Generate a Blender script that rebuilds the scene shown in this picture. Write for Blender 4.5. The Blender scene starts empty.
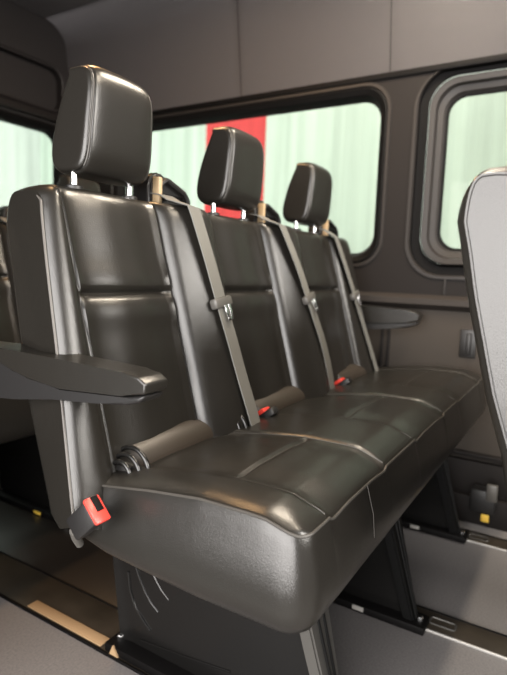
import bpy, bmesh, math, random
from mathutils import Vector, Matrix
random.seed(4)
S = bpy.context.scene
COL = S.collection
PI = math.pi

# ------------------------------------------------------------------ materials
def mat(name, col, rough=.5, metal=0., spec=.5, bump=None, var=None, coat=0.):
    """bump: list of (kind, scale, strength, distance); var: (scale, amount)"""
    m = bpy.data.materials.new(name); m.use_nodes = True
    nt = m.node_tree; b = nt.nodes['Principled BSDF']
    b.inputs['Base Color'].default_value = (*col, 1)
    b.inputs['Roughness'].default_value = rough
    b.inputs['Metallic'].default_value = metal
    b.inputs['Specular IOR Level'].default_value = spec
    b.inputs['Coat Weight'].default_value = coat
    tc = nt.nodes.new('ShaderNodeTexCoord')
    prev = None
    for kind, sc, st, dist in (bump or []):
        if kind == 'v':
            t = nt.nodes.new('ShaderNodeTexVoronoi'); t.feature = 'SMOOTH_F1'; t.inputs['Scale'].default_value = sc
            out = t.outputs['Distance']
        else:
            t = nt.nodes.new('ShaderNodeTexNoise'); t.inputs['Scale'].default_value = sc; t.inputs['Detail'].default_value = 3
            out = t.outputs['Fac']
        nt.links.new(tc.outputs['Object'], t.inputs['Vector'])
        bp = nt.nodes.new('ShaderNodeBump'); bp.inputs['Strength'].default_value = st; bp.inputs['Distance'].default_value = dist
        nt.links.new(out, bp.inputs['Height'])
        if prev: nt.links.new(prev.outputs['Normal'], bp.inputs['Normal'])
        prev = bp
    if prev: nt.links.new(prev.outputs['Normal'], b.inputs['Normal'])
    if var:
        t = nt.nodes.new('ShaderNodeTexNoise'); t.inputs['Scale'].default_value = var[0]; t.inputs['Detail'].default_value = 5
        nt.links.new(tc.outputs['Object'], t.inputs['Vector'])
        r = nt.nodes.new('ShaderNodeValToRGB')
        r.color_ramp.elements[0].position = .3; r.color_ramp.elements[1].position = .7
        a = var[1]
        r.color_ramp.elements[0].color = (*[c*(1-a) for c in col], 1)
        r.color_ramp.elements[1].color = (*[min(1, c*(1+a)) for c in col], 1)
        nt.links.new(t.outputs['Fac'], r.inputs['Fac']); nt.links.new(r.outputs['Color'], b.inputs['Base Color'])
    return m

LB = [('n', 22, .10, .005), ('v', 700, .22, .0009)]
M = {}
M['leather'] = mat('black leather', (.0115, .0104, .0088), .30, spec=.5, bump=LB)
M['leather_side'] = mat('black leather side', (.0085, .0077, .0066), .36, spec=.5, bump=[('n', 9, .3, .02)]+LB[1:])
M['piping'] = mat('piping thread', (.07, .064, .058), .45)
M['seam'] = mat('seam thread', (.035, .032, .028), .5)
M['brown_leather'] = mat('worn brown leather', (.030, .023, .017), .45, bump=LB)
M['plastic'] = mat('black plastic', (.009, .0085, .0085), .42, bump=[('n', 300, .15, .001)])
M['gloss_black'] = mat('gloss black metal', (.005, .0048, .0046), .25, spec=.45)
M['satin_black'] = mat('satin black metal', (.004, .004, .004), .5, spec=.15)
M['grey_metal'] = mat('painted grey metal', (.075, .072, .066), .4, metal=.3)
M['chrome'] = mat('chrome', (.75, .75, .75), .2, metal=1.)
M['webbing'] = mat('grey webbing', (.115, .112, .102), .6, bump=[('n', 500, .3, .0006)])
M['red'] = mat('red plastic', (.55, .040, .028), .35)
M['tan_plastic_highlight'] = mat('tan plastic and highlight', (.33, .24, .14), .5)  # hinge plastic; on the belt guide it paints in a highlight
M['grey_plastic'] = mat('grey plastic', (.25, .24, .22), .45)
M['floor'] = mat('grey vinyl floor', (.14, .132, .13), .6, bump=[('n', 260, .25, .001)], var=(200, .18))
M['rail'] = mat('bronze rail', (.045, .037, .028), .32, metal=.35, var=(12, .25))
M['tan_tag_reflection'] = mat('tan tag and rail reflection', (.30, .20, .11), .5)  # colour of the paper tag and of the painted rail reflection
M['edge'] = mat('alloy strip', (.34, .33, .31), .45, metal=.4)
M['wall'] = mat('charcoal trim', (.0085, .0070, .0066), .65, spec=.18, bump=[('n', 350, .2, .0008)])
M['wall_low'] = mat('taupe lower trim', (.036, .030, .025), .65, spec=.25, bump=[('n', 350, .2, .0008)])
M['head'] = mat('grey headliner', (.095, .087, .089), .62, bump=[('n', 380, .15, .0006)])
M['ceil'] = mat('charcoal ceiling', (.012, .010, .010), .6, spec=.25, bump=[('n', 380, .15, .0006)])
M['rubber'] = mat('rubber', (.003, .0027, .0027), .6, spec=.1)
M['mould'] = mat('window moulding', (.016, .0138, .0128), .5, spec=.3)
M['dark_plastic'] = mat('dark grey plastic', (.07, .066, .06), .4)
M['mat'] = mat('brown shadow', (.012, .009, .007), .35)  # dark colour standing in for shade on the floor
M['ledge'] = mat('charcoal ledge', (.021, .0175, .0155), .6, spec=.25)
M['yellow'] = mat('yellow tag', (.65, .42, .05), .6)
M['white'] = mat('white sticker', (.3, .29, .27), .5)
M['ground'] = mat('concrete', (.35, .35, .34), .8, var=(6, .15))

def corrugated(name, col):
    m = mat(name, col, .55)
    nt = m.node_tree; b = nt.nodes['Principled BSDF']
    tc = nt.nodes.new('ShaderNodeTexCoord'); mp = nt.nodes.new('ShaderNodeMapping')
    mp.inputs['Scale'].default_value = (1, 1, .02)
    t = nt.nodes.new('ShaderNodeTexNoise'); t.inputs['Scale'].default_value = 7; t.inputs['Detail'].default_value = 3
    nt.links.new(tc.outputs['Object'], mp.inputs['Vector']); nt.links.new(mp.outputs['Vector'], t.inputs['Vector'])
    r = nt.nodes.new('ShaderNodeValToRGB')
    r.color_ramp.elements[0].position = .35; r.color_ramp.elements[1].position = .6
    r.color_ramp.elements[0].color = (*[c*.78 for c in col], 1); r.color_ramp.elements[1].color = (*col, 1)
    nt.links.new(t.outputs['Fac'], r.inputs['Fac']); nt.links.new(r.outputs['Color'], b.inputs['Base Color'])
    return m
M['sheet'] = corrugated('pale sheet wall', (.66, .745, .67))
M['sheet_rear'] = corrugated('white sheet wall', (.80, .83, .82))
M['sheet_red'] = corrugated('red sheet', (.72, .05, .055))

def glass():
    m = bpy.data.materials.new('tinted glass'); m.use_nodes = True
    nt = m.node_tree; nt.nodes.clear()
    o = nt.nodes.new('ShaderNodeOutputMaterial'); mx = nt.nodes.new('ShaderNodeMixShader')
    tr = nt.nodes.new('ShaderNodeBsdfTransparent'); tr.inputs['Color'].default_value = (.835, .86, .81, 1)
    gl = nt.nodes.new('ShaderNodeBsdfGlossy'); gl.inputs['Roughness'].default_value = .02
    mx.inputs['Fac'].default_value = .005
    nt.links.new(tr.outputs[0], mx.inputs[1]); nt.links.new(gl.outputs[0], mx.inputs[2]); nt.links.new(mx.outputs[0], o.inputs['Surface'])
    return m
M['glass'] = glass()

# ------------------------------------------------------------------ mesh helpers
def link(name, bm, m, parent=None, sharp=38):
    bmesh.ops.recalc_face_normals(bm, faces=bm.faces)
    bm.normal_update()
    ca = math.radians(sharp)
    for f in bm.faces: f.smooth = len(f.verts) <= 8
    for e in bm.edges:
        if len(e.link_faces) == 2 and e.calc_face_angle(0) > ca: e.smooth = False
    me = bpy.data.meshes.new(name); bm.to_mesh(me); bm.free()
    me.materials.append(m)
    o = bpy.data.objects.new(name, me); COL.objects.link(o)
    if parent: o.parent = parent
    return o

def thing(name, label, cat, loc=(0, 0, 0), group=None):
    o = bpy.data.objects.new(name, None); COL.objects.link(o)
    o.empty_display_size = .1; o.location = loc
    o['label'] = label; o['category'] = cat
    if group: o['group'] = group
    return o

def struct(o): o['kind'] = 'structure'; return o

def add_box(bm, lo, hi, bev=0, seg=2, rot=None, piv=None):
    r = bmesh.ops.create_cube(bm, size=1)
    vs = r['verts']
    c = [(a+b)/2 for a, b in zip(lo, hi)]; s = [b-a for a, b in zip(lo, hi)]
    for v in vs: v.co = Vector([c[i]+v.co[i]*s[i] for i in range(3)])
    if bev:
        es = list({e for v in vs for e in v.link_edges})
        r2 = bmesh.ops.bevel(bm, geom=es, offset=bev, segments=seg, affect='EDGES', profile=.5)
        vs = list({v for f in r2['faces'] for v in f.verts} | {v for v in vs if v.is_valid})
    if rot is not None:
        p = Vector(piv if piv else c)
        for v in vs: v.co = rot @ (v.co-p) + p
    return vs

def box(name, lo, hi, m, parent=None, bev=.003, rot=None, piv=None):
    bm = bmesh.new(); add_box(bm, lo, hi, bev, rot=rot, piv=piv); return link(name, bm, m, parent)

def add_tube(bm, pts, r, n=10, closed=False, cap=True):
    pts = [Vector(p) for p in pts]; N = len(pts); rings = []
    rr = r if isinstance(r, (list, tuple)) else [r]*N
    nrm = None
    for i, p in enumerate(pts):
        a = pts[i-1] if (i or closed) else p; b = pts[(i+1) % N] if (i < N-1 or closed) else p
        t = (b-a).normalized()
        if nrm is None:
            nrm = t.orthogonal().normalized()
        else:
            nrm = (nrm - t*nrm.dot(t)).normalized()
        bi = t.cross(nrm)
        rings.append([bm.verts.new(p + (nrm*math.cos(2*PI*k/n)+bi*math.sin(2*PI*k/n))*rr[i]) for k in range(n)])
    for i in range(N if closed else N-1):
        a, b = rings[i], rings[(i+1) % N]
        for k in range(n): bm.faces.new((a[k], a[(k+1) % n], b[(k+1) % n], b[k]))
    if cap and not closed:
        bm.faces.new(rings[0][::-1]); bm.faces.new(rings[-1])

def tube(name, pts, r, m, parent=None, n=10, closed=False):
    bm = bmesh.new(); add_tube(bm, pts, r, n, closed); return link(name, bm, m, parent)

def add_prism(bm, poly, ax, a, b):
    """poly in the plane normal to axis ax, extruded from a to b"""
    def P(p, t):
        q = [p[0], p[1]]; q.insert(ax, t); return q
    va = [bm.verts.new(P(p, a)) for p in poly]; vb = [bm.verts.new(P(p, b)) for p in poly]
    bm.faces.new(va[::-1]); bm.faces.new(vb)
    n = len(poly)
    for i in range(n): bm.faces.new((va[i], va[(i+1) % n], vb[(i+1) % n], vb[i]))
    return va+vb

def prism(name, poly, ax, a, b, m, parent=None, bev=0):
    bm = bmesh.new(); add_prism(bm, poly, ax, a, b)
    if bev: bmesh.ops.bevel(bm, geom=list(bm.edges), offset=bev, segments=2, affect='EDGES', profile=.5)
    return link(name, bm, m, parent)

def lerp_tab(t, x):
    if x <= t[0][0]: return t[0][1]
    for (a, va), (b, vb) in zip(t, t[1:]):
        if x <= b: return va+(vb-va)*(x-a)/(b-a)
    return t[-1][1]

def crease(d, w): return math.exp(-(d/w)**2)
def sstep(a, b, x):
    t = max(0, min(1, (x-a)/(b-a))); return t*t*(3-2*t)

# ------------------------------------------------------------------ the bench
PAN = [(.072, .305), (.475, .715), (.890, 1.165)]     # centre panels of the three backrests
X0 = .04
YP = [(.41, -.086), (.429, -.084), (.544, -.068), (.641, -.054), (.722, -.043), (.817, -.027), (.959, 0.), (1.0, .01)]
YR = [(.41, -.045), (.44, -.015), (.461, -.01), (.626, .040), (.896, .088), (1.0, .100)]

def front_plane(z): return -.02+.28*(z-.98)

def back_y(x, z, x1, pans, wing=True):
    """front surface of the backrest"""
    F = front_plane(z)
    b = 0
    for i, (l, r) in enumerate(pans):
        w = .012
        if l-.001 < x < r+.001:
            e = min(x-l, r-x)
            # the panel sinks behind the bolsters, puffs up between its seams
            b += .013*sstep(.0, .014, e)-.011*sstep(.02, .10, e)
            fade = sstep(.0, .01, e)
            b += .011*crease(z-.812, .007)*fade - .004*crease(z-.838, .022)*fade - .006*crease(z-.782, .026)*fade
        b += .010*(crease(x-l, .005)+crease(x-r, .005))
    # raised bolsters between the panels
    for (l, r) in zip([p[1] for p in pans[:-1]], [p[0] for p in pans[1:]]):
        if l < x < r:
            t = (x-l)/(r-l)
            c = .58
            tt = t/c if t < c else (1-t)/(1-c)
            b -= .042*(tt-.30*tt**3)/.70
            b += .006*crease(x-l, .004)
    l, r = pans[-1][1], x1
    if x > l:
        t = (x-l)/(r-l); b -= .016*math.sin(PI*min(1, t))**.7
    if x < pans[0][0]: b -= .004*math.sin(PI*(x-X0)/(pans[0][0]-X0))
    y = F+b
    # round the outer edges over to the piping
    yp = F+.016 if x < .5 and wing else lerp_tab(YP, z)
    for d, w, ex in ((x-X0, .026, 2.6), (x1-x, .05, 2.2)):
        if d < w:
            k = 1-max(0, d)/w
            y = yp+(y-yp)*math.sqrt(max(0, 1-k**ex))
    return y

WING = [(.41, -.014), (.469, -.013), (.511, -.009), (.567, -.003), (.654, .007), (.728, .015), (.818, .023), (.872, .028), (.935, .035), (.968, .040)]
def wing_x(x, z, zf=1.):
    k = max(0, 1-(x-X0)/.032)
    return x-(X0-lerp_tab(WING, z))*k*zf
def top_z(x, x1):
    d = min(x-X0, x1-x)
    return .992-.016*max(0, 1-d/.05)**2

YR_UP = [(.41, -.07), (.53, -.010), (.63, .010), (.705, .036), (.83, .068), (.9, .082), (1., .096)]
def make_backrest(x1, pans, parent, YR=YR, wing=True):
    bm = bmesh.new()
    xs = set()
    a = X0
    cols = []
    for i in range(9): cols.append(X0+.034*(1-math.cos(PI/2*i/8)))
    for i in range(9): cols.append(x1-.05*(1-math.cos(PI/2*i/8)))
    n = int((x1-X0)/.010)
    cols += [X0+.034+(x1-.05-X0-.034)*i/n for i in range(1, n)]
    for l, r in pans:
        for s in (l, r): cols += [s-.004, s-.002, s, s+.002, s+.004]
    cols = sorted(cols)
    cc = [cols[0]]
    for c in cols[1:]:
        if c-cc[-1] > .0008: cc.append(c)
    zs = [.41+.54*i/44 for i in range(45)]+[.800, .806, .809, .812, .815, .818, .824]
    zs = sorted(zs)
    rings = []
    for x in cc:
        tz = top_z(x, x1)
        yb, yf = lerp_tab(YR, .94), back_y(x, .95, x1, pans, wing)
        prof = []
        ke = max(0, 1-(x-X0)/.05)**.7 if wing else 0
        for z in zs:
            z2 = z+(.062*ke)*(.95-z)/.54
            prof.append((back_y(x, z2, x1, pans, wing), z2, wing_x(x, z2) if wing else x))
        kr = max(0, 1-(x-X0)/.016); dr = .013*(1-math.sqrt(max(0, 1-kr*kr)))
        # top: front edge to crown to rear edge
        ym = (yf+yb)/2
        for k in range(1, 16):
            an = PI*k/16
            cy, sy = math.cos(an), math.sin(an)
            ex = .55
            y = ym-(yb-yf)/2*math.copysign(abs(cy)**ex, cy)
            z = .95+(tz-.95)*abs(sy)**ex if an < PI/2 else .90+(tz-.90)*abs(sy)**.85
            if an < PI/2: y += .28*(z-.95)*abs(cy)
            prof.append((y-(dr if an > PI/2 else 0)*abs(cy), z, x))
        for z in [.895, .85, .8, .7, .626, .55, .48, .461, .44, .42]: prof.append((lerp_tab(YR, z)-dr, z, x))
        rings.append([bm.verts.new((xx, y, z)) for y, z, xx in prof])
    m = len(rings[0])
    for a, b in zip(rings, rings[1:]):
        for k in range(m): bm.faces.new((a[k], a[(k+1) % m], b[(k+1) % m], b[k]))
    bm.faces.new(rings[0][::-1]); bm.faces.new(rings[-1])
    return link('backrest', bm, M['leather'], parent, sharp=50)

def piping_path():
    p = [(lerp_tab(WING, z)-.001, front_plane(z)+.0155, z) for z in [.474+.484*i/24 for i in range(25)]]
    p += [(X0+.001, .002, .966), (X0+.005, .010, .974)]
    return p
def rear_piping_path(YR):
    yf, yb = lerp_tab(YP, .95), lerp_tab(YR, .94)
    p = [(X0-.001, lerp_tab(YR, z)-.013, z) for z in [.42+.46*i/24 for i in range(25)]]
    for k in range(15, 6, -1):
        an = PI*k/16; cy, sy = abs(math.cos(an)), math.sin(an)
        sg = 1 if k > 8 else -1
        p.append((X0-.001, (yf+yb)/2+sg*(yb-yf)/2*cy**.55-.013*cy*(sg > 0), .90+(top_z(X0, 9)-.90)*sy**.85))
    return p

CY0, CY1 = -.492, -.098
HE = [(-.50, .532), (-.494, .535), (-.44, .549), (-.416, .550), (-.335, .549), (-.245, .538), (-.137, .520), (-.03, .51)]
SEAMX = {3: [.36, .54, .81, .965], 2: [.36, .54]}
def cush_z(x, y, x1, seams):
    h = lerp_tab(HE, y)
    d = min(x-X0, x1-x, y-CY0)
    z = h+.010*(1-math.exp(-max(0, d)/.018))
    # divided panels
    L = [.115]+seams+[x1-.10]
    ins = [(L[i], L[i+1]) for i in range(0, len(L), 2)]
    for l, r in ins:
        if l < x < r:
            e = min(x-l, r-x)
            z += -.006*sstep(0, .010, e)+.004*sstep(.01, .08, e)
            z -= .004*crease(y+.345, .004)*sstep(0, .015, e)
            z += .002*sstep(.05, .0, abs(y+.345))*sstep(0, .02, e)
    fr = sstep(CY0, CY0+.03, y)
    for s in [.115]+seams+[x1-.10]:
        z -= .004*crease(x-s, .004)*fr
    return z

def make_cushion(x1, n, parent):
    seams = SEAMX[n]
    bm = bmesh.new()
    xs = [X0+.0+i*.010 for i in range(int((x1-X0)/.010)+1)]+[x1]
    for s in [.115]+seams+[x1-.10]: xs += [s-.004, s-.002, s, s+.002, s+.004]
    for k in (.002, .005, .014): xs += [X0+k, x1-k]
    xs = sorted(xs); t = [xs[0]]
    for c in xs[1:]:
        if c-t[-1] > .0008: t.append(c)
    if x1-t[-1] > 0: t.append(x1)
    xs = t
    ys = [CY0+(CY1-CY0)*i/46 for i in range(47)]+[CY0+.002, CY0+.005, -.351, -.348, -.345, -.342, -.339]
    ys = sorted(ys)
    R = .026
    def rc(x, y):
        for (cx, sx) in ((X0+R, -1), (x1-R, 1)):
            cy = CY0+R
            if (x-cx)*sx > 0 and y < cy:
                a, b = (x-cx)/R, (y-cy)/R
                return cx+R*a*math.sqrt(max(0, 1-b*b/2)), cy+R*b*math.sqrt(max(0, 1-a*a/2))
        return x, y
    G = [[None]*len(ys) for _ in xs]
    for i, x in enumerate(xs):
        for j, y in enumerate(ys):
            qx, qy = rc(x, y)
            G[i][j] = bm.verts.new((qx, qy, cush_z(x, y, x1, seams)))
    for i in range(len(xs)-1):
        for j in range(len(ys)-1):
            bm.faces.new((G[i][j], G[i+1][j], G[i+1][j+1], G[i][j+1]))
    loop = [G[i][0] for i in range(len(xs))]+[G[-1][j] for j in range(1, len(ys))]+[G[i][-1] for i in range(len(xs)-2, -1, -1)]+[G[0][j] for j in range(len(ys)-2, 0, -1)]
    edge = [v.co.copy() for v in loop]
    cen = Vector(((X0+x1)/2, (CY0+CY1)/2, 0))
    def bot(y): return lerp_tab([(-.50, .404), (-.34, .403), (-.25, .408), (-.164, .414), (-.108, .427), (-.03, .44)], y)
    prev = loop
    for f, o in ((.0, .003), (.12, .007), (.3, .013), (.5, .018), (.7, .020), (.85, .017), (.95, .009), (1., -.004)):
        ring = []
        for c in edge:
            # outward direction
            ox = -1 if c.x < X0+R and c.y > CY0+R else 0
            d = Vector((0, 0, 0))
            if c.x < X0+R: d.x = c.x-(X0+R)
            if c.x > x1-R: d.x = c.x-(x1-R)
            if c.y < CY0+R: d.y = c.y-(CY0+R)
            if d.length > 1e-6: d = d.normalized()
            z0 = c.z-.004
            ring.append(bm.verts.new((c.x+d.x*o, c.y+d.y*o, z0+(bot(c.y)-z0)*f)))
        k = len(loop)
        for i in range(k): bm.faces.new((prev[i], prev[(i+1) % k], ring[(i+1) % k], ring[i]))
        prev = ring
    bm.faces.new(prev)
    o = link('seat_cushion', bm, M['leather'], parent, sharp=60)
    # welt seam along the top edge
    pts = [(c.x, c.y, c.z) for c in edge]
    k = len(xs)
    path = [edge[i] for i in range(len(edge)-1, len(xs)+len(ys)+len(xs)-4, -1)][::-1]
    left = [G_ for G_ in []]
    P = [e for e in edge]
    # near side (rear to front), front, far side
    m = len(edge)
    order = [P[(len(xs)-1+len(ys)-1+len(xs)-1+j) % m] for j in range(0, len(ys))]+P[1:len(xs)+len(ys)-1]
    def off(c):
        d = Vector((0, 0, 0))
        if c.x < X0+R: d.x = c.x-(X0+R)
        if c.x > x1-R: d.x = c.x-(x1-R)
        if c.y < CY0+R: d.y = c.y-(CY0+R)
        if d.length > 1e-6: d.normalize()
        return (c.x+d.x*.003, c.y+d.y*.003, c.z-.001)
    tube('welt_seam', [off(c) for c in order], .0021, M['seam'], o, n=6)
    L = [.115]+seams+[x1-.10]
    for q in L:
        tube('stitch_seam', [(q, y, cush_z(q, y, x1, seams)+.0002) for y in [CY0+.004+(CY1-.02-CY0)*i/30 for i in range(31)]], .0011, M['seam'], o, n=5)
    for l, r in [(L[i], L[i+1]) for i in range(0, len(L), 2)]:
        tube('stitch_seam', [(l+.004+(r-l-.008)*i/24, -.345, cush_z(l+.004+(r-l-.008)*i/24, -.345, x1, seams)+.0002) for i in range(25)], .0011, M['seam'], o, n=5)
    # stitched vertical joint on the front face
    if n == 3:
        tube('joint_seam', [(.255, CY0-.006, .535), (.258, CY0-.0175, .49), (.262, CY0-.0205, .45)], .0007, M['seam'], o, n=5)
    return o

def make_headrest(cx, parent, cy=.030):
    """rounded cushion with a side panel, seam and two posts"""
    w, d, h = .168, .112, .184
    cz = 1.109
    def surf(u, an, out=0):
        k = max(0, 1-abs(u)**6.5)**(1/2.8)
        ca, sa = math.cos(an), math.sin(an)
        e = 2/4.
        y = d/2*math.copysign(abs(ca)**e, ca); z = h/2*math.copysign(abs(sa)**e, sa)
        t = z/h+.5
        kk = 1-.30*(1-k)
        y2 = y*kk
        # the front leans back a little, the rear tapers forward to the top
        y2 += ((.008-.018*t) if y < 0 else -.052*t**1.6)*min(1, abs(y)/(d/2)) + .006*t
        z2 = z*(1-.16*(1-k))
        z2 += .005*(1-u*u)*max(0, sa)
        g = .0035*crease(abs(u)-.90, .022) if ca < .5 else 0
        rad = math.hypot(y2, z2)
        f = 1-(g-out)/max(rad, 1e-4)
        return cx+u*w/2*(1-.10*t*t), cy+y2*f, cz+z2*f
    bm = bmesh.new()
    NX, NP = 60, 72
    rings = []
    for i in range(NX+1):
        u = -1+2*i/NX
        u = math.copysign(abs(math.sin(u*PI/2))**.95, u)
        rings.append([bm.verts.new(surf(u, 2*PI*j/NP)) for j in range(NP)])
    for a, b in zip(rings, rings[1:]):
        for k in range(NP): bm.faces.new((a[k], a[(k+1) % NP], b[(k+1) % NP], b[k]))
    bm.faces.new(rings[0][::-1]); bm.faces.new(rings[-1])
    o = link('headrest', bm, M['leather'], parent, sharp=70)
    for su in (-.90, .90):
        tube('headrest_seam', [surf(su, PI*.30+PI*1.02*j/50, .0012) for j in range(51)], .0017, M['seam'], o, n=6)
    PY = cy+.002
    for s in (-1, 1):
        tube('headrest_post', [(cx+s*.068, PY, .975), (cx+s*.068, PY, 1.04)], .0065, M['chrome'], o, n=12)
        bm = bmesh.new(); add_tube(bm, [(cx+s*.068, PY, .982), (cx+s*.068, PY, .997), (cx+s*.068, PY, .999)], [.016, .016, .012], 16)
        link('post_sleeve', bm, M['plastic'], o)
    return o

def make_armrest(xa, xb, parent, dz=0, th=1):
    """padded upper half over a hard lower shell"""
    top = [(.13, .700), (.13, .728), (.05, .729), (-.10, .727), (-.18, .725), (-.25, .723), (-.282, .719), (-.296, .711), (-.300, .701)]
    mid = [(-.294, .696), (-.25, .688), (-.12, .680), (-.04, .685), (.0, .695), (.05, .710), (.13, .722)]
    low = [(-.294, .694), (-.25, .686), (-.12, .678), (-.04, .683), (.0, .693), (.05, .708), (.13, .720), (.14, .650), (.10, .632), (.0, .645), (-.10, .660), (-.20, .669), (-.255, .674), (-.283, .682)]
    top, mid, low = ([(y*.94, .69+(z-.69)*.95*th-.004+dz) for y, z in q] for q in (top, mid, low))
    up = top[1:-1]+mid
    def body(name, poly, m, ins, bev):
        bm = bmesh.new(); vs = add_prism(bm, poly, 0, xa+ins, xb-ins)
        # the front end narrows
        for v in vs:
            t = sstep(-.17, -.295, v.co.y) if False else max(0, min(1, (-.17-v.co.y)/.125))
            c = (xa+xb)/2
            v.co.x = c+(v.co.x-c)*(1-.16*t*t)
        bmesh.ops.bevel(bm, geom=list(bm.edges), offset=bev, segments=4, affect='EDGES', profile=.5, clamp_overlap=True)
        return link(name, bm, m, None, sharp=50)
    a = body('armrest', up, M['leather'], 0, .013); a.parent = parent
    b = body('armrest_shell', low, M['plastic'], .002, .006); b.parent = a
    bm = bmesh.new(); add_tube(bm, [(xa+.01, .10, .690+dz), (xb+.02, .10, .690+dz)], .026, 20)
    link('armrest_hinge', bm, M['tan_plastic_highlight'], a).parent = a
    return a

def ribbon(bm, path, w, th=.0022):
    """path: (point, width direction)"""
    rings = []
    P = [Vector(p) for p, _ in path]
    for i, (p, wd) in enumerate(path):
        a = P[max(0, i-1)]; b = P[min(len(P)-1, i+1)]
        t = (b-a).normalized(); wd = Vector(wd); wd = (wd-t*wd.dot(t)).normalized(); n = t.cross(wd)
        q = P[i]
        rings.append([bm.verts.new(q+wd*s*w/2+n*k*th/2) for s, k in ((-1, -1), (1, -1), (1, 1), (-1, 1))])
    for a, b in zip(rings, rings[1:]):
        for k in range(4): bm.faces.new((a[k], a[(k+1) % 4], b[(k+1) % 4], b[k]))
    bm.faces.new(rings[0][::-1]); bm.faces.new(rings[-1])

def make_belt(xt, xb, x1, pans, parent, zt=1.0):
    path = []
    path.append(((xt-.003, .034, 1.014), (1, 0, 0)))
    path.append(((xt-.002, .012, 1.011), (1, 0, 0)))
    path.append(((xt, -.008, 1.000), (1, 0, 0)))
    N = 22
    for i in range(N+1):
        t = i/N
        z = .985+(.518-.985)*t
        x = xt+(xb-xt)*t
        y = min(front_plane(z)-.010, min(back_y(x+k, z, x1, pans) for k in (-.022, 0, .022))-.004)
        # taut, bridges over the sunk lumbar
        path.append(((x, y, z), (1, .15, 0)))
    # smooth y
    ys = [p[0][1] for p in path]
    for _ in range(6):
        ys = [ys[0]]+[(ys[i-1]+ys[i]*2+ys[i+1])/4 for i in range(1, len(ys)-1)]+[ys[-1]]
    path = [((p[0], min(y, p[1]) if i > 3 else p[1], p[2]), w) for i, ((p, w), y) in enumerate(zip(path, ys))]
    bm = bmesh.new(); ribbon(bm, path, .046)
    belt = link('seat_belt', bm, M['webbing'], parent)
    # latch tongue on the webbing
    i = 3+int(N*.425)
    c = Vector(path[i][0]); t = (Vector(path[i+1][0])-Vector(path[i-1][0])).normalized()
    R = Matrix((Vector((1, .0, 0)), t, Vector((1, 0, 0)).cross(t))).transposed()
    wx = (Vector((1, 0, 0))-t*t.x).normalized(); nn = wx.cross(t)
    R = Matrix((wx, t, nn)).transposed()
    bm = bmesh.new(); vs = add_box(bm, (-.031, -.010, -.009), (.031, .012, .009), .005)
    for v in vs: v.co = c+R @ v.co
    tg = link('belt_tongue', bm, M['dark_plastic'], belt)
    bm = bmesh.new(); off = .008 if nn.y < 0 else -.008
    vs = []
    for lo, hi in (((-.004, .008, -.001), (.004, .040, .001)), ((.010, .008, -.001), (.018, .040, .001)), ((-.004, .034, -.001), (.018, .042, .001))):
        vs += add_box(bm, lo, hi, .0006)
    for v in vs: v.co = c+R @ (v.co+Vector((0, 0, off)))
    link('tongue_plate', bm, M['chrome'], tg)
    return belt

def make_guide(cx, parent):
    """black hoop on top of the backrest that lets the belt out"""
    poly = [(cx-.070, .975), (cx-.070, 1.035), (cx-.058, 1.056), (cx-.035, 1.062), (cx+.026, 1.036), (cx+.062, 1.018), (cx+.070, .995), (cx+.070, .975)]
    bm = bmesh.new(); add_prism(bm, poly, 1, .034, .086)
    bmesh.ops.bevel(bm, geom=list(bm.edges), offset=.006, segments=3, affect='EDGES')
    g = link('belt_guide', bm, M['plastic'], parent)
    rim = [(cx-.052, .026, .985), (cx-.050, .026, 1.030), (cx-.026, .026, 1.046), (cx-.02, .026, 1.045), (cx+.035, .026, 1.026), (cx+.048, .026, 1.012), (cx+.052, .026, .985)]
    tube('guide_rim', rim, .006, M['plastic'], g, n=8)
    bm = bmesh.new(); add_box(bm, (cx-.060, .016, .985), (cx-.048, .035, 1.048), .003)
    link('guide_highlight', bm, M['tan_plastic_highlight'], g)  # the tan colour paints in a warm highlight on the rim
    bm = bmesh.new(); add_box(bm, (cx-.03, .0325, 1.004), (cx+.038, .0345, 1.018), .0005)
    link('guide_slot', bm, M['rubber'], g)
    return g

def make_buckle(x, y, z, parent):
    R = Matrix.Rotation(math.radians(-38), 3, 'X')
    bm = bmesh.new(); add_box(bm, (x-.014, y-.030, z-.008), (x+.014, y+.03, z+.010), .004, rot=R)
    b = link('buckle', bm, M['plastic'], parent)
    bm = bmesh.new(); add_box(bm, (x-.015, y-.012, z+.008), (x+.015, y+.028, z+.018), .003, rot=R, piv=(x, y, z))
    link('release_button', bm, M['red'], b)
    pts = [(x+.018+.022*math.cos(t)*1.0, y-.030+.014*math.sin(t), z-.006) for t in [2*PI*k/20 for k in range(20)]]
    bm = bmesh.new(); add_tube(bm, pts, .0035, 8, closed=True); link('anchor_loop', bm, M['dark_plastic'], b)
    return b

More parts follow.
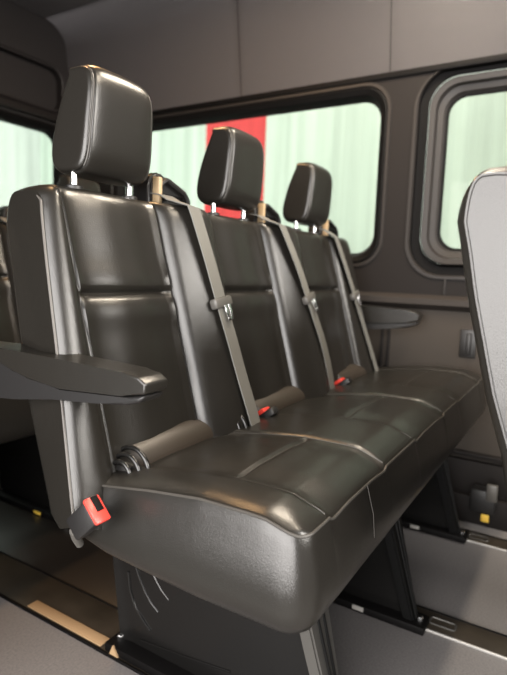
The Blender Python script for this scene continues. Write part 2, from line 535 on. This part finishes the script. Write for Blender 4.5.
RIBS = (((.047, .188), (.041, .147), (.025, .113), (.001, .091), (-.020, .074)), ((.026, .211), (.011, .181), (-.004, .159), (-.021, .140), (-.042, .126)),
        ((-.023, .211), (-.037, .194), (-.052, .178), (-.071, .165)), ((.009, .040), (-.104, .053), (-.230, .071)))
def make_leg(x, parent, near=True, short=0):
    """pressed black side panel with a grey front upright and a foot"""
    top, zt = .0, .405
    outl = [(.10, .0), (.135, .40), (-.36, .40), (-.415, .22), (-.475, .0)]
    bm = bmesh.new()
    # panel: grid between rear and front edges, with pressed ribs
    NY, NZ = 40, 24
    skins = []
    for dx in (0, .004):
        G = []
        for j in range(NZ+1):
            z = .012+.39*j/NZ
            t = z/.40
            yr = .062+(.118-.062)*t-short; yf = -.475+(.10)*t
            row = []
            for i in range(NY+1):
                u = i/NY; y = yr+(yf-yr)*u
                q = -.006*sstep(.05, .0, min(u, 1-u)) - .005*math.sin(PI*min(1, u*1.15))*math.sin(PI*t)
                row.append(bm.verts.new((x+q+dx, y, z)))
            G.append(row)
        for j in range(NZ):
            for i in range(NY):
                f = (G[j][i], G[j][i+1], G[j+1][i+1], G[j+1][i])
                bm.faces.new(f if dx else f[::-1])
        skins.append(G)
    A, B = skins
    ed = lambda G: [G[0][i] for i in range(NY)]+[G[j][NY] for j in range(NZ)]+[G[NZ][i] for i in range(NY, 0, -1)]+[G[j][0] for j in range(NZ, 0, -1)]
    ea, eb = ed(A), ed(B)
    for i in range(len(ea)): bm.faces.new((ea[i], ea[(i+1) % len(ea)], eb[(i+1) % len(ea)], eb[i]))
    lg = link('leg', bm, M['gloss_black'], parent, sharp=60)
    if near and not short:
        for rib in RIBS:
            tube('pressed_rib', [(x-.002, y, z) for y, z in rib], .0028, M['gloss_black'], lg, n=8)
    # front upright: tapered channel
    bm = bmesh.new()
    def q4(z, y, w): return [(x-w/2, y, z), (x+w/2, y, z), (x+w/2, y+.028, z), (x-w/2, y+.028, z)]
    secs = [q4(.402, -.375, .10), (q4(.20, -.428, .070)), q4(.012, -.480, .040)]
    rs = [[bm.verts.new(p) for p in s] for s in secs]
    for a, b in zip(rs, rs[1:]):
        for k in range(4): bm.faces.new((a[k], a[(k+1) % 4], b[(k+1) % 4], b[k]))
    bm.faces.new(rs[0]); bm.faces.new(rs[-1][::-1])
    bmesh.ops.bevel(bm, geom=list(bm.edges), offset=.004, segments=2, affect='EDGES')
    up = link('front_upright', bm, M['grey_metal' if near else 'satin_black'], lg)
    bm = bmesh.new()
    for xx in (x-.014, x+.014): add_tube(bm, [(xx, -.385, .36), (xx*.3+x*.7, -.481, .02)], .003, 6)
    link('upright_rib', bm, M['satin_black'], up)
    bm = bmesh.new(); add_box(bm, (x-.036, -.505, .004), (x+.026, .085-short, .024), .003)
    link('foot_rail', bm, M['rubber'], lg)
    for yy in (-.488, .066-short):
        bm = bmesh.new(); add_tube(bm, [(x-.004, yy, .022), (x-.004, yy, .030), (x-.004, yy, .033)], [.009, .009, .006], 6)
        link('bolt', bm, M['chrome'], lg)
    if near and not short:
        bm = bmesh.new(); add_prism(bm, [(.040, .006), (.066, .006), (.056, .030)], 0, x-.040, x-.036); link('paper_tag', bm, M['tan_tag_reflection'], lg)
    bm = bmesh.new(); add_box(bm, (x-.038, -.20, .010), (x-.0355, -.165, .020), .001); link('yellow_tag', bm, M['yellow'], lg)
    bm = bmesh.new(); add_box(bm, (x-.038, -.355, .010), (x-.0355, -.325, .022), .001); link('white_sticker', bm, M['white'], lg)
    return lg

def make_hinge(x, y, z, parent):
    """ribbed plastic cover where back and cushion meet"""
    bm = bmesh.new()
    add_box(bm, (x+.004, y-.016, z-.030), (x+.030, y+.030, z+.016), .010)
    h = link('hinge_cover', bm, M['plastic'], parent)
    for k, r in enumerate((.022, .030, .038)):
        pts = [(x+.013*k, y-r*math.cos(a), z+r*math.sin(a)*1.05) for a in [PI*i/18 for i in range(19)]]
        tube('cover_rib', pts, .0042, M['gloss_black'], h, n=10)
    return h

def make_bench(n, label, x1, cx1, arms=True, heads=(.207, .630, 1.074), hy=.030, YR=YR, short=0):
    root = thing('bench_seat', label, 'seat')
    pans = PAN[:n]
    bk = make_backrest(x1, pans, root, YR, n == 3)
    if n == 3: tube('piping', piping_path(), .0022, M['piping'], bk, n=6)
    if n == 2: tube('piping', rear_piping_path(YR), .0026, M['leather'], bk, n=6)
    make_cushion(cx1, n, root)
    for h in heads[:n if n == 3 else 0]: make_headrest(h, root, hy)
    bel = [(.364, .432), (.755, .890), (1.175, 1.295)]
    gx = [.405, .835, 1.27]
    for i in range(n):
        if n == 3:
            make_belt(bel[i][0], bel[i][1], x1, pans, root)
            make_guide(gx[i], root)
    if arms:
        make_armrest(-.012, .040, root)
        make_armrest(cx1-.055, cx1+.004, root, .018, 1.35)
    for i, x in enumerate([.30, .757, 1.30][:n]): make_leg(x, root, near=(i == 0), short=short)
    if n == 3:
        make_buckle(.510, -.168, .534, root); make_buckle(.965, -.168, .534, root)
        # buckle on the near flank, on a stalk
        R = Matrix.Rotation(math.radians(47), 3, 'X'); pv = (-.020, -.182, .500)
        bm = bmesh.new(); add_box(bm, (-.032, -.200, .468), (-.008, -.164, .523), .004, rot=R, piv=pv)
        b = link('buckle', bm, M['plastic'], root)
        bm = bmesh.new(); add_box(bm, (-.033, -.202, .521), (-.007, -.162, .529), .003, rot=R, piv=pv); link('release_button', bm, M['red'], b)
        bm = bmesh.new(); add_box(bm, (-.024, -.186, .5285), (-.012, -.163, .5302), .0005, rot=R, piv=pv); link('latch_slot', bm, M['rubber'], b)
        tube('buckle_stalk', [(.010, -.130, .432), (-.004, -.138, .450), (-.018, -.150, .470)], .0065, M['dark_plastic'], b)
        # rolled leather flaps at the back of the cushions
        for l, r in ((.115, .350), (.50, .785), (.99, 1.26)):
            pts = [(l, -.118, .520)]+[(l+(r-l)*i/14, -.118-.006*math.sin(PI*i/14), .524+.008*math.sin(PI*i/14)) for i in range(1, 14)]+[(r, -.118, .522)]
            bm = bmesh.new(); add_tube(bm, pts, [.014]+[.036]*13+[.014], 18); link('rear_flap', bm, M['brown_leather'], root)
        make_hinge(.078, -.147, .524, root); make_hinge(.366, -.152, .528, root)
    tube('frame_tube', [(.20, -.02, .385), (cx1-.05, -.02, .385)], .018, M['satin_black'], root, n=12)
    tube('frame_tube', [(.20, -.33, .385), (cx1-.05, -.33, .385)], .018, M['satin_black'], root, n=12)
    return root

def kids(o): return [c for c in bpy.data.objects if c.parent == o]
def copy_tree(o, parent=None):
    c = o.copy(); COL.objects.link(c); c.parent = parent
    for k in kids(o): copy_tree(k, c)
    return c

bench = make_bench(3, 'black leather three-place bench seat in the foreground, seen whole, with armrest and red buckles', 1.33, 1.415)
rear = copy_tree(bench)
rear.location = (-.12, .95, 0)
rear['label'] = 'rear bench seat in shadow at the left picture edge, behind the foreground bench'
for o in kids(rear):                     # the rear bench stands on all-black legs
    for q in kids(o):
        if q.name.startswith('front_upright'):
            q.data = q.data.copy(); q.data.materials[0] = M['gloss_black']
front = make_bench(2, 'pale-lit leather seat back cut off by the right picture edge, ahead of the bench', .86, .90, arms=False, hy=-.045, YR=YR_UP, short=.22)
front.location = (.16, -.695, 0); front.scale = (1, 1, 1.012)

# ------------------------------------------------------------------ the van shell
WX = 1.494
def rrect(y0, y1, z0, z1, r, n=8):
    pts = []
    for cy, cz, a0 in ((y1-r, z1-r, 0), (y0+r, z1-r, PI/2), (y0+r, z0+r, PI), (y1-r, z0+r, 3*PI/2)):
        for k in range(n+1):
            a = a0+PI/2*k/n; pts.append((cy+r*math.cos(a), cz+r*math.sin(a)))
    return pts
def rect_match(y0, y1, z0, z1, n=8):
    """rectangle sampled with the same count as rrect"""
    pts = []
    for c in ((y1, z1, 'a'), (y0, z1, 'b'), (y0, z0, 'c'), (y1, z0, 'd')):
        for k in range(n+1): pts.append((c[0], c[1]))
    return pts

def ring_surface(bm, loops, place):
    rs = [[bm.verts.new(place(a, b, d)) for a, b in L] for L, d in loops]
    for A, B in zip(rs, rs[1:]):
        n = len(A)
        for k in range(n):
            q = (A[k], A[(k+1) % n], B[(k+1) % n], B[k])
            if len({tuple(round(c, 6) for c in v.co) for v in q}) < 3: continue
            try: bm.faces.new(q)
            except ValueError: pass
    bmesh.ops.remove_doubles(bm, verts=bm.verts, dist=1e-5)

side = lambda a, b, d: (WX+d, a, b)
RY = 1.62
back = lambda a, b, d: (a, RY+d, b)

W1 = (-.040, 1.30, .945, 1.530, .075)
W2 = (-1.10, -.282, .965, 1.505, .065)
Z0, Z1 = .80, 1.60
bm = bmesh.new()
ys_cells = [(-.075-.06, RY, W1, .04), (-1.9, -.135, W2, .10)]
for a, b, w, fr in ys_cells:
    hole = (w[0]-fr, w[1]+fr, w[2]-fr, w[3]+min(fr, Z1-w[3]-.004), w[4]+fr*.6)
    ring_surface(bm, [(rect_match(a, b, Z0, Z1), 0), (rrect(*hole), 0), (rrect(*hole), .05)], side)
bmesh.ops.remove_doubles(bm, verts=bm.verts, dist=1e-4)
struct(link('wall_right', bm, M['wall'], sharp=30))

def window(name, w, fr, place, steps):
    """frame: list of (inset fraction from outer edge, depth, material) bands"""
    pane_bm = bmesh.new()
    L = rrect(*w)
    g = [(w[0]-.012, w[1]+.012, w[2]-.012, w[3]+.012, w[4]+.006)]
    vs = [pane_bm.verts.new(place(a, b, .050)) for a, b in rrect(*g[0])]
    vs2 = [pane_bm.verts.new(place(a, b, .054)) for a, b in rrect(*g[0])]
    pane_bm.faces.new(vs); pane_bm.faces.new(vs2)
    for k in range(len(vs)):
        pane_bm.faces.new((vs[k], vs[(k+1) % len(vs)], vs2[(k+1) % len(vs)], vs2[k]))
    root = None
    for nm, m, prof in steps:
        bm = bmesh.new()
        loops = [(rrect(w[0]-o, w[1]+o, w[2]-o, w[3]+min(o, Z1-.006-w[3]), w[4]+o*.6), d) for o, d in prof]
        ring_surface(bm, loops, place)
        o = link(nm if root else name, bm, m, root, sharp=30)
        if root is None: root = struct(o)
    link('glass_pane', pane_bm, M['glass'], root)
    return root

window('window_1', W1, .04, side, [
    ('window_frame', M['mould'], [(.052, .002), (.050, -.006), (.040, -.006), (.036, .004)]),
    ('rubber_gasket', M['rubber'], [(.038, .0), (.030, -.004), (.012, .006), (.004, .022), (-.004, .045), (-.004, .050)])])
window('window_2', W2, .10, side, [
    ('window_frame', M['mould'], [(.108, .002), (.106, -.006), (.096, -.006), (.092, .004)]),
    ('rubber_gasket', M['rubber'], [(.094, .0), (.091, .022), (.064, .024), (.056, .008)]),
    ('inner_moulding', M['mould'], [(.056, .012), (.052, .006), (.034, .010), (.028, .028), (.010, .034), (.004, .046), (.0, .050)]),
    ('pane_seal', M['rubber'], [(.006, .044), (-.004, .046), (-.006, .051)])])

# upper cove and ceiling
ZC = 2.06
def cove_section():
    s = [(WX+.004, 1.598), (WX-.004, 1.604)]
    s += [(WX-.004-.050*t, 1.604+.34*t) for t in (.25, .5, .75, 1.)]
    for k in range(1, 11):
        a = PI/2*k/10
        s.append((WX-.054-.14*(1-math.cos(a)), 1.944+(ZC-1.944)*math.sin(a)))
    return s
sec = cove_section()
cuts = [-1.9, -.079, -.076, .570, .573, RY+.02]
idx = 1
for a, b in ((-1.9, -.079), (-.076, .570), (.573, RY+.02)):
    bm = bmesh.new()
    n = 10
    rows = []
    for i in range(n+1):
        y = a+(b-a)*i/n
        rows.append([bm.verts.new((x, y, z)) for x, z in sec])
    for A, B in zip(rows, rows[1:]):
        for k in range(len(sec)-1): bm.faces.new((A[k], A[k+1], B[k+1], B[k]))
    bmesh.ops.solidify(bm, geom=list(bm.faces), thickness=.006)
    struct(link('trim_%d' % idx, bm, M['head'], sharp=40)); idx += 1
# dark rail under the cove
bm = bmesh.new(); add_box(bm, (WX-.012, -1.9, 1.582), (WX+.02, RY, 1.604), .004); struct(link('trim_%d' % idx, bm, M['rubber'])); idx += 1
for y in (-.0775, .5715):
    bm = bmesh.new(); q = [[bm.verts.new((x+.004, yy, z+.003)) for x, z in sec] for yy in (y-.02, y+.02)]
    for k in range(len(sec)-1): bm.faces.new((q[0][k], q[0][k+1], q[1][k+1], q[1][k]))
    bmesh.ops.solidify(bm, geom=list(bm.faces), thickness=.008)
    struct(link('trim_%d' % idx, bm, M['wall'])); idx += 1
xc = sec[-1][0]
bm = bmesh.new(); add_box(bm, (-.35, -1.9, ZC), (xc+.01, RY+.02, ZC+.03), 0)
struct(link('ceiling', bm, M['head']))
for yy in (-.6, .1, .85):
    bm = bmesh.new(); add_box(bm, (-.30, yy-.03, ZC-.018), (xc+.005, yy+.03, ZC+.002), .008)
    struct(link('trim_%d' % idx, bm, M['ceil'])); idx += 1

# lower wall: ledge, panel, reveal
bm = bmesh.new()
sec2 = [(WX, .80), (WX-.012, .797), (WX-.030, .785), (WX-.032, .765), (WX-.016, .752), (WX-.008, .745)]
rows = []
for y in (-1.9, RY): rows.append([bm.verts.new((x, y, z)) for x, z in sec2])
for k in range(len(sec2)-1): bm.faces.new((rows[0][k], rows[0][k+1], rows[1][k+1], rows[1][k]))
struct(link('trim_%d' % idx, bm, M['ledge'])); idx += 1
bm = bmesh.new(); add_box(bm, (WX-.008, -1.9, 0), (WX+.02, RY, .75), 0); struct(link('wall_right_lower', bm, M['wall_low']))
for y in (-.140, -.115):
    bm = bmesh.new(); add_box(bm, (WX-.018, y-.006, .42), (WX-.006, y+.006, .748), .004); struct(link('trim_%d' % idx, bm, M['wall'])); idx += 1
bm = bmesh.new(); add_box(bm, (WX-.006, -.332, .80), (WX+.001, -.326, .86), .001); struct(link('trim_%d' % idx, bm, M['mould'])); idx += 1
for z0, z1, dx in ((.0, .10, .040), (.10, .22, .020), (.235, .25, .028)):
    bm = bmesh.new(); add_box(bm, (WX-.008-dx, -1.9, z0), (WX-.006, RY, z1), .004); struct(link('baseboard_%s' % ('right' if z0 == 0 else 'right_upper' if z0 == .10 else 'right_cap'), bm, M['wall'])); idx += 1

# hand pull on the lower panel
t = thing('pull_handle', 'small black recessed pull on the far lower wall, right of the far armrest', 'handle', (WX-.008, -.425, .635))
bm = bmesh.new(); add_box(bm, (-.004, -.028, -.050), (.002, .028, .050), .003); link('bezel', bm, M['plastic'], t)
bm = bmesh.new(); add_box(bm, (-.018, -.012, -.038), (-.003, .004, .038), .004); link('grip', bm, M['plastic'], t)

# fitting with a tag at the foot of the far wall
t = thing('wall_fitting', 'dark fitting with yellow tag at the foot of the far wall', 'fitting', (WX-.05, -.52, 0))
bm = bmesh.new(); add_box(bm, (-.06, -.05, .07), (0, .03, .15), .006); link('housing', bm, M['plastic'], t)
bm = bmesh.new(); add_box(bm, (-.07, -.055, .12), (-.055, -.02, .18), .004); link('catch', bm, M['dark_plastic'], t)
bm = bmesh.new(); add_box(bm, (-.064, -.035, .045), (-.0595, -.01, .07), .001); link('yellow_tag', bm, M['yellow'], t)

# rear wall with its window and header
W3 = (.52, 1.395, .95, 1.530, .07)
bm = bmesh.new()
h = .035
ring_surface(bm, [(rect_match(-.33, WX+.01, 0, 1.60), 0), (rrect(W3[0]-h, W3[1]+h, W3[2]-h, W3[3]+h, W3[4]+.02), 0), (rrect(W3[0]-h, W3[1]+h, W3[2]-h, W3[3]+h, W3[4]+.02), .05)], back)
struct(link('wall_rear', bm, M['wall'], sharp=30))
window('window_3', W3, .04, back, [
    ('window_frame', M['mould'], [(.048, .002), (.046, -.006), (.036, -.006), (.032, .004)]),
    ('rubber_gasket', M['rubber'], [(.034, .0), (.026, -.004), (.010, .006), (.0, .022), (-.004, .050)])])
bm = bmesh.new()
W4 = (.30, 1.40, 1.635, 1.835, .06)
ring_surface(bm, [(rect_match(-.33, WX+.01, 1.60, ZC), 0), (rrect(W4[0]-.02, W4[1]+.02, W4[2]-.02, W4[3]+.02, .08), 0),
                  (rrect(W4[0]-.008, W4[1]+.008, W4[2]-.008, W4[3]+.008, .07), -.016), (rrect(*W4), -.012), (rrect(*W4), .03)], back)
bm.faces.new([bm.verts.new(back(a, b, .029)) for a, b in rrect(*W4)])
struct(link('wall_rear_header', bm, M['ceil'], sharp=30)).name = 'wall_rear_upper'
bm = bmesh.new(); add_box(bm, (-.33, RY-.035, 1.575), (WX, RY+.002, 1.612), .008); struct(link('trim_%d' % idx, bm, M['wall'])); idx += 1
# corner post between rear and side windows, ribbed
bm = bmesh.new(); add_box(bm, (WX-.075, RY-.09, .02), (WX+.002, RY+.002, 1.60), .02)
for k in range(6): add_box(bm, (WX-.080, RY-.08+k*.013, .95), (WX-.074, RY-.075+k*.013, 1.5), .001)
struct(link('trim_%d' % idx, bm, M['wall'])); idx += 1

# aisle side: closed behind the open sliding door
bm = bmesh.new(); add_box(bm, (-.35, .20, 0), (-.30, RY+.02, ZC), 0); add_box(bm, (-.35, -1.9, 1.85), (-.30, .20, ZC), 0); struct(link('wall_left', bm, M['wall']))
# floor
bm = bmesh.new(); add_box(bm, (-.35, -1.9, -.04), (WX+.02, RY+.02, 0), 0); struct(link('floor', bm, M['floor']))
t = thing('floor_shadow', 'dark brown shadow sheet added to darken the floor behind the foreground bench', 'mat', (.39, .02, 0))  # thin sheet added; its dark colour stands in for floor shade
bm = bmesh.new(); add_box(bm, (0, 0, 0), (.355, 1.50, .006), .002); link('shadow_sheet', bm, M['mat'], t)
bm = bmesh.new(); add_box(bm, (.004, .004, .005), (.351, .022, .010), .002); link('shadow_lip', bm, M['mat'], t)
# seat rails let into the floor
def rail(xa, xb, y0, y1, label, eyes, tan=False):
    t = thing('floor_rail', label, 'floor rail', (xa, y0, 0), group='seat rails in the floor')
    bm = bmesh.new(); add_box(bm, (0, 0, 0), (xb-xa, y1-y0, .005), .001); link('rail_plate', bm, M['rail'], t)
    bm = bmesh.new(); add_box(bm, (-.006, 0, 0), (0, y1-y0, .007), .002); link('edge_strip', bm, M['edge' if not tan else 'rubber'], t)
    bm = bmesh.new(); add_box(bm, (xb-xa, 0, 0), (xb-xa+.005, y1-y0, .007), .001); link('edge_strip', bm, M['rubber'], t)
    for e in eyes:
        pts = [((xb-xa)*.5+.012*math.cos(a)*1.0, e-y0+.032*math.sin(a), .009) for a in [2*PI*k/16 for k in range(16)]]
        sq = rrect(e-y0-.030, e-y0+.030, -.014, .014, .006, 3)
        bm = bmesh.new(); add_tube(bm, [((xb-xa)*.5+b, a, .0065) for a, b in sq], .0022, 6, closed=True); link('tie_down_eye', bm, M['grey_metal'], t)
    if tan:
        bm = bmesh.new(); add_box(bm, (.004, .10-y0, .0048), (.034, .36-y0, .0075), .001); link('rail_reflection', bm, M['tan_tag_reflection'], t)  # tan strip that paints in a reflection on the rail
rail(.262, .385, -1.85, RY-.02, 'bronze floor rail under the near end of the foreground bench, beside the aisle floor', (), True)
rail(.757, .835, -1.85, RY-.02, 'bronze floor rail with chrome eye at the middle leg of the foreground bench', (-.535,))
rail(1.30, 1.37, -1.85, RY-.02, 'bronze floor rail with chrome eye at the far leg, by the wall', (-.535,))

# ------------------------------------------------------------------ outside
def sheet(name, p0, p1, m, z0=-.5, z1=4.2, pitch=.16, depth=.003):
    p0, p1 = Vector(p0), Vector(p1); d = p1-p0; L = d.length; d.normalize(); n = Vector((d.y, -d.x))
    bm = bmesh.new(); prev = None; s = 0; k = 0
    xs = []
    while s < L:
        for f, o in ((0, 0), (.35, 0), (.5, depth), (.85, depth)):
            if s+f*pitch <= L: xs.append((s+f*pitch, o))
        s += pitch
    xs.append((L, 0))
    for q, o in xs:
        c = p0+d*q+n*o
        cur = (bm.verts.new((c.x, c.y, z0)), bm.verts.new((c.x, c.y, z1)))
        if prev: bm.faces.new((prev[0], cur[0], cur[1], prev[1]))
        prev = cur
    return struct(link(name, bm, m, sharp=2))
sheet('wall_outside', (4.0, -3.0), (4.0, 1.93), M['sheet'])
sheet('wall_outside_red', (4.0, 1.93), (4.0, 2.63), M['sheet_red'])
sheet('wall_outside_end', (4.0, 2.63), (4.0, 5.2), M['sheet'])
sheet('wall_outside_rear', (4.0, 5.2), (-2.5, 5.2), M['sheet_rear'])
bm = bmesh.new(); add_box(bm, (-6, -6, -.60), (5, 6, -.5), 0); struct(link('floor_outside', bm, M['ground']))

# ------------------------------------------------------------------ light
def area(name, loc, target, sx, sy, power, col):
    l = bpy.data.lights.new(name, 'AREA'); l.shape = 'RECTANGLE'; l.size = sx; l.size_y = sy; l.energy = power; l.color = col
    o = bpy.data.objects.new(name, l); COL.objects.link(o); o.location = loc
    o.rotation_euler = (Vector(target)-Vector(loc)).to_track_quat('-Z', 'Y').to_euler()
    return o
area('workshop_lamp', (2.9, .8, 4.0), (4.0, .8, 1.2), .8, 5.5, 140, (1, .98, .93))
area('workshop_lamp', (1.0, 3.6, 4.0), (1.0, 5.2, 1.2), .8, 5.0, 225, (.95, 1, 1))
area('door_daylight', (-1.45, -.76, .95), (.3, -.76, .80), 2.15, 1.5, 88, (1, .96, .93))
area('dome_lamp', (.60, .50, ZC-.03), (.60, .50, 0), .34, .10, 8, (1, .58, .26))
area('dome_lamp', (.95, -.30, ZC-.03), (.95, -.30, 0), .30, .10, 13, (1, .86, .68))
area('dome_lamp', (.55, -.95, ZC-.03), (.50, -.6, .5), .50, .16, 11, (1, .86, .68))
area('windscreen_daylight', (.40, -2.6, 1.70), (.40, 0, .95), 1.5, .9, 64, (1, .95, .88))
w = bpy.data.worlds.new('World'); S.world = w; w.use_nodes = True
w.node_tree.nodes['Background'].inputs['Color'].default_value = (.9, .95, 1, 1)
w.node_tree.nodes['Background'].inputs['Strength'].default_value = .12

# ------------------------------------------------------------------ camera
yaw, pitch, roll, F = 1.0265, -.1194, .0365, 538.567
f = Vector((math.sin(yaw)*math.cos(pitch), math.cos(yaw)*math.cos(pitch), math.sin(pitch)))
r = Vector((math.cos(yaw), -math.sin(yaw), 0)); u = r.cross(f)
r, u = r*math.cos(roll)+u*math.sin(roll), u*math.cos(roll)-r*math.sin(roll)
cd = bpy.data.cameras.new('camera'); cam = bpy.data.objects.new('camera', cd); COL.objects.link(cam)
m = Matrix((r, u, -f)).transposed().to_4x4(); m.translation = Vector((-.5295, -.7562, .8563)); cam.matrix_world = m
cd.sensor_width = 36; cd.sensor_fit = 'AUTO'; cd.lens = F*36/675
cd.clip_start = .02
cd.dof.use_dof = True; cd.dof.focus_distance = .88; cd.dof.aperture_fstop = 3.6
S.camera = cam
S.view_settings.view_transform = 'Standard'; S.view_settings.look = 'None'
S.view_settings.exposure = .84; S.view_settings.gamma = 1
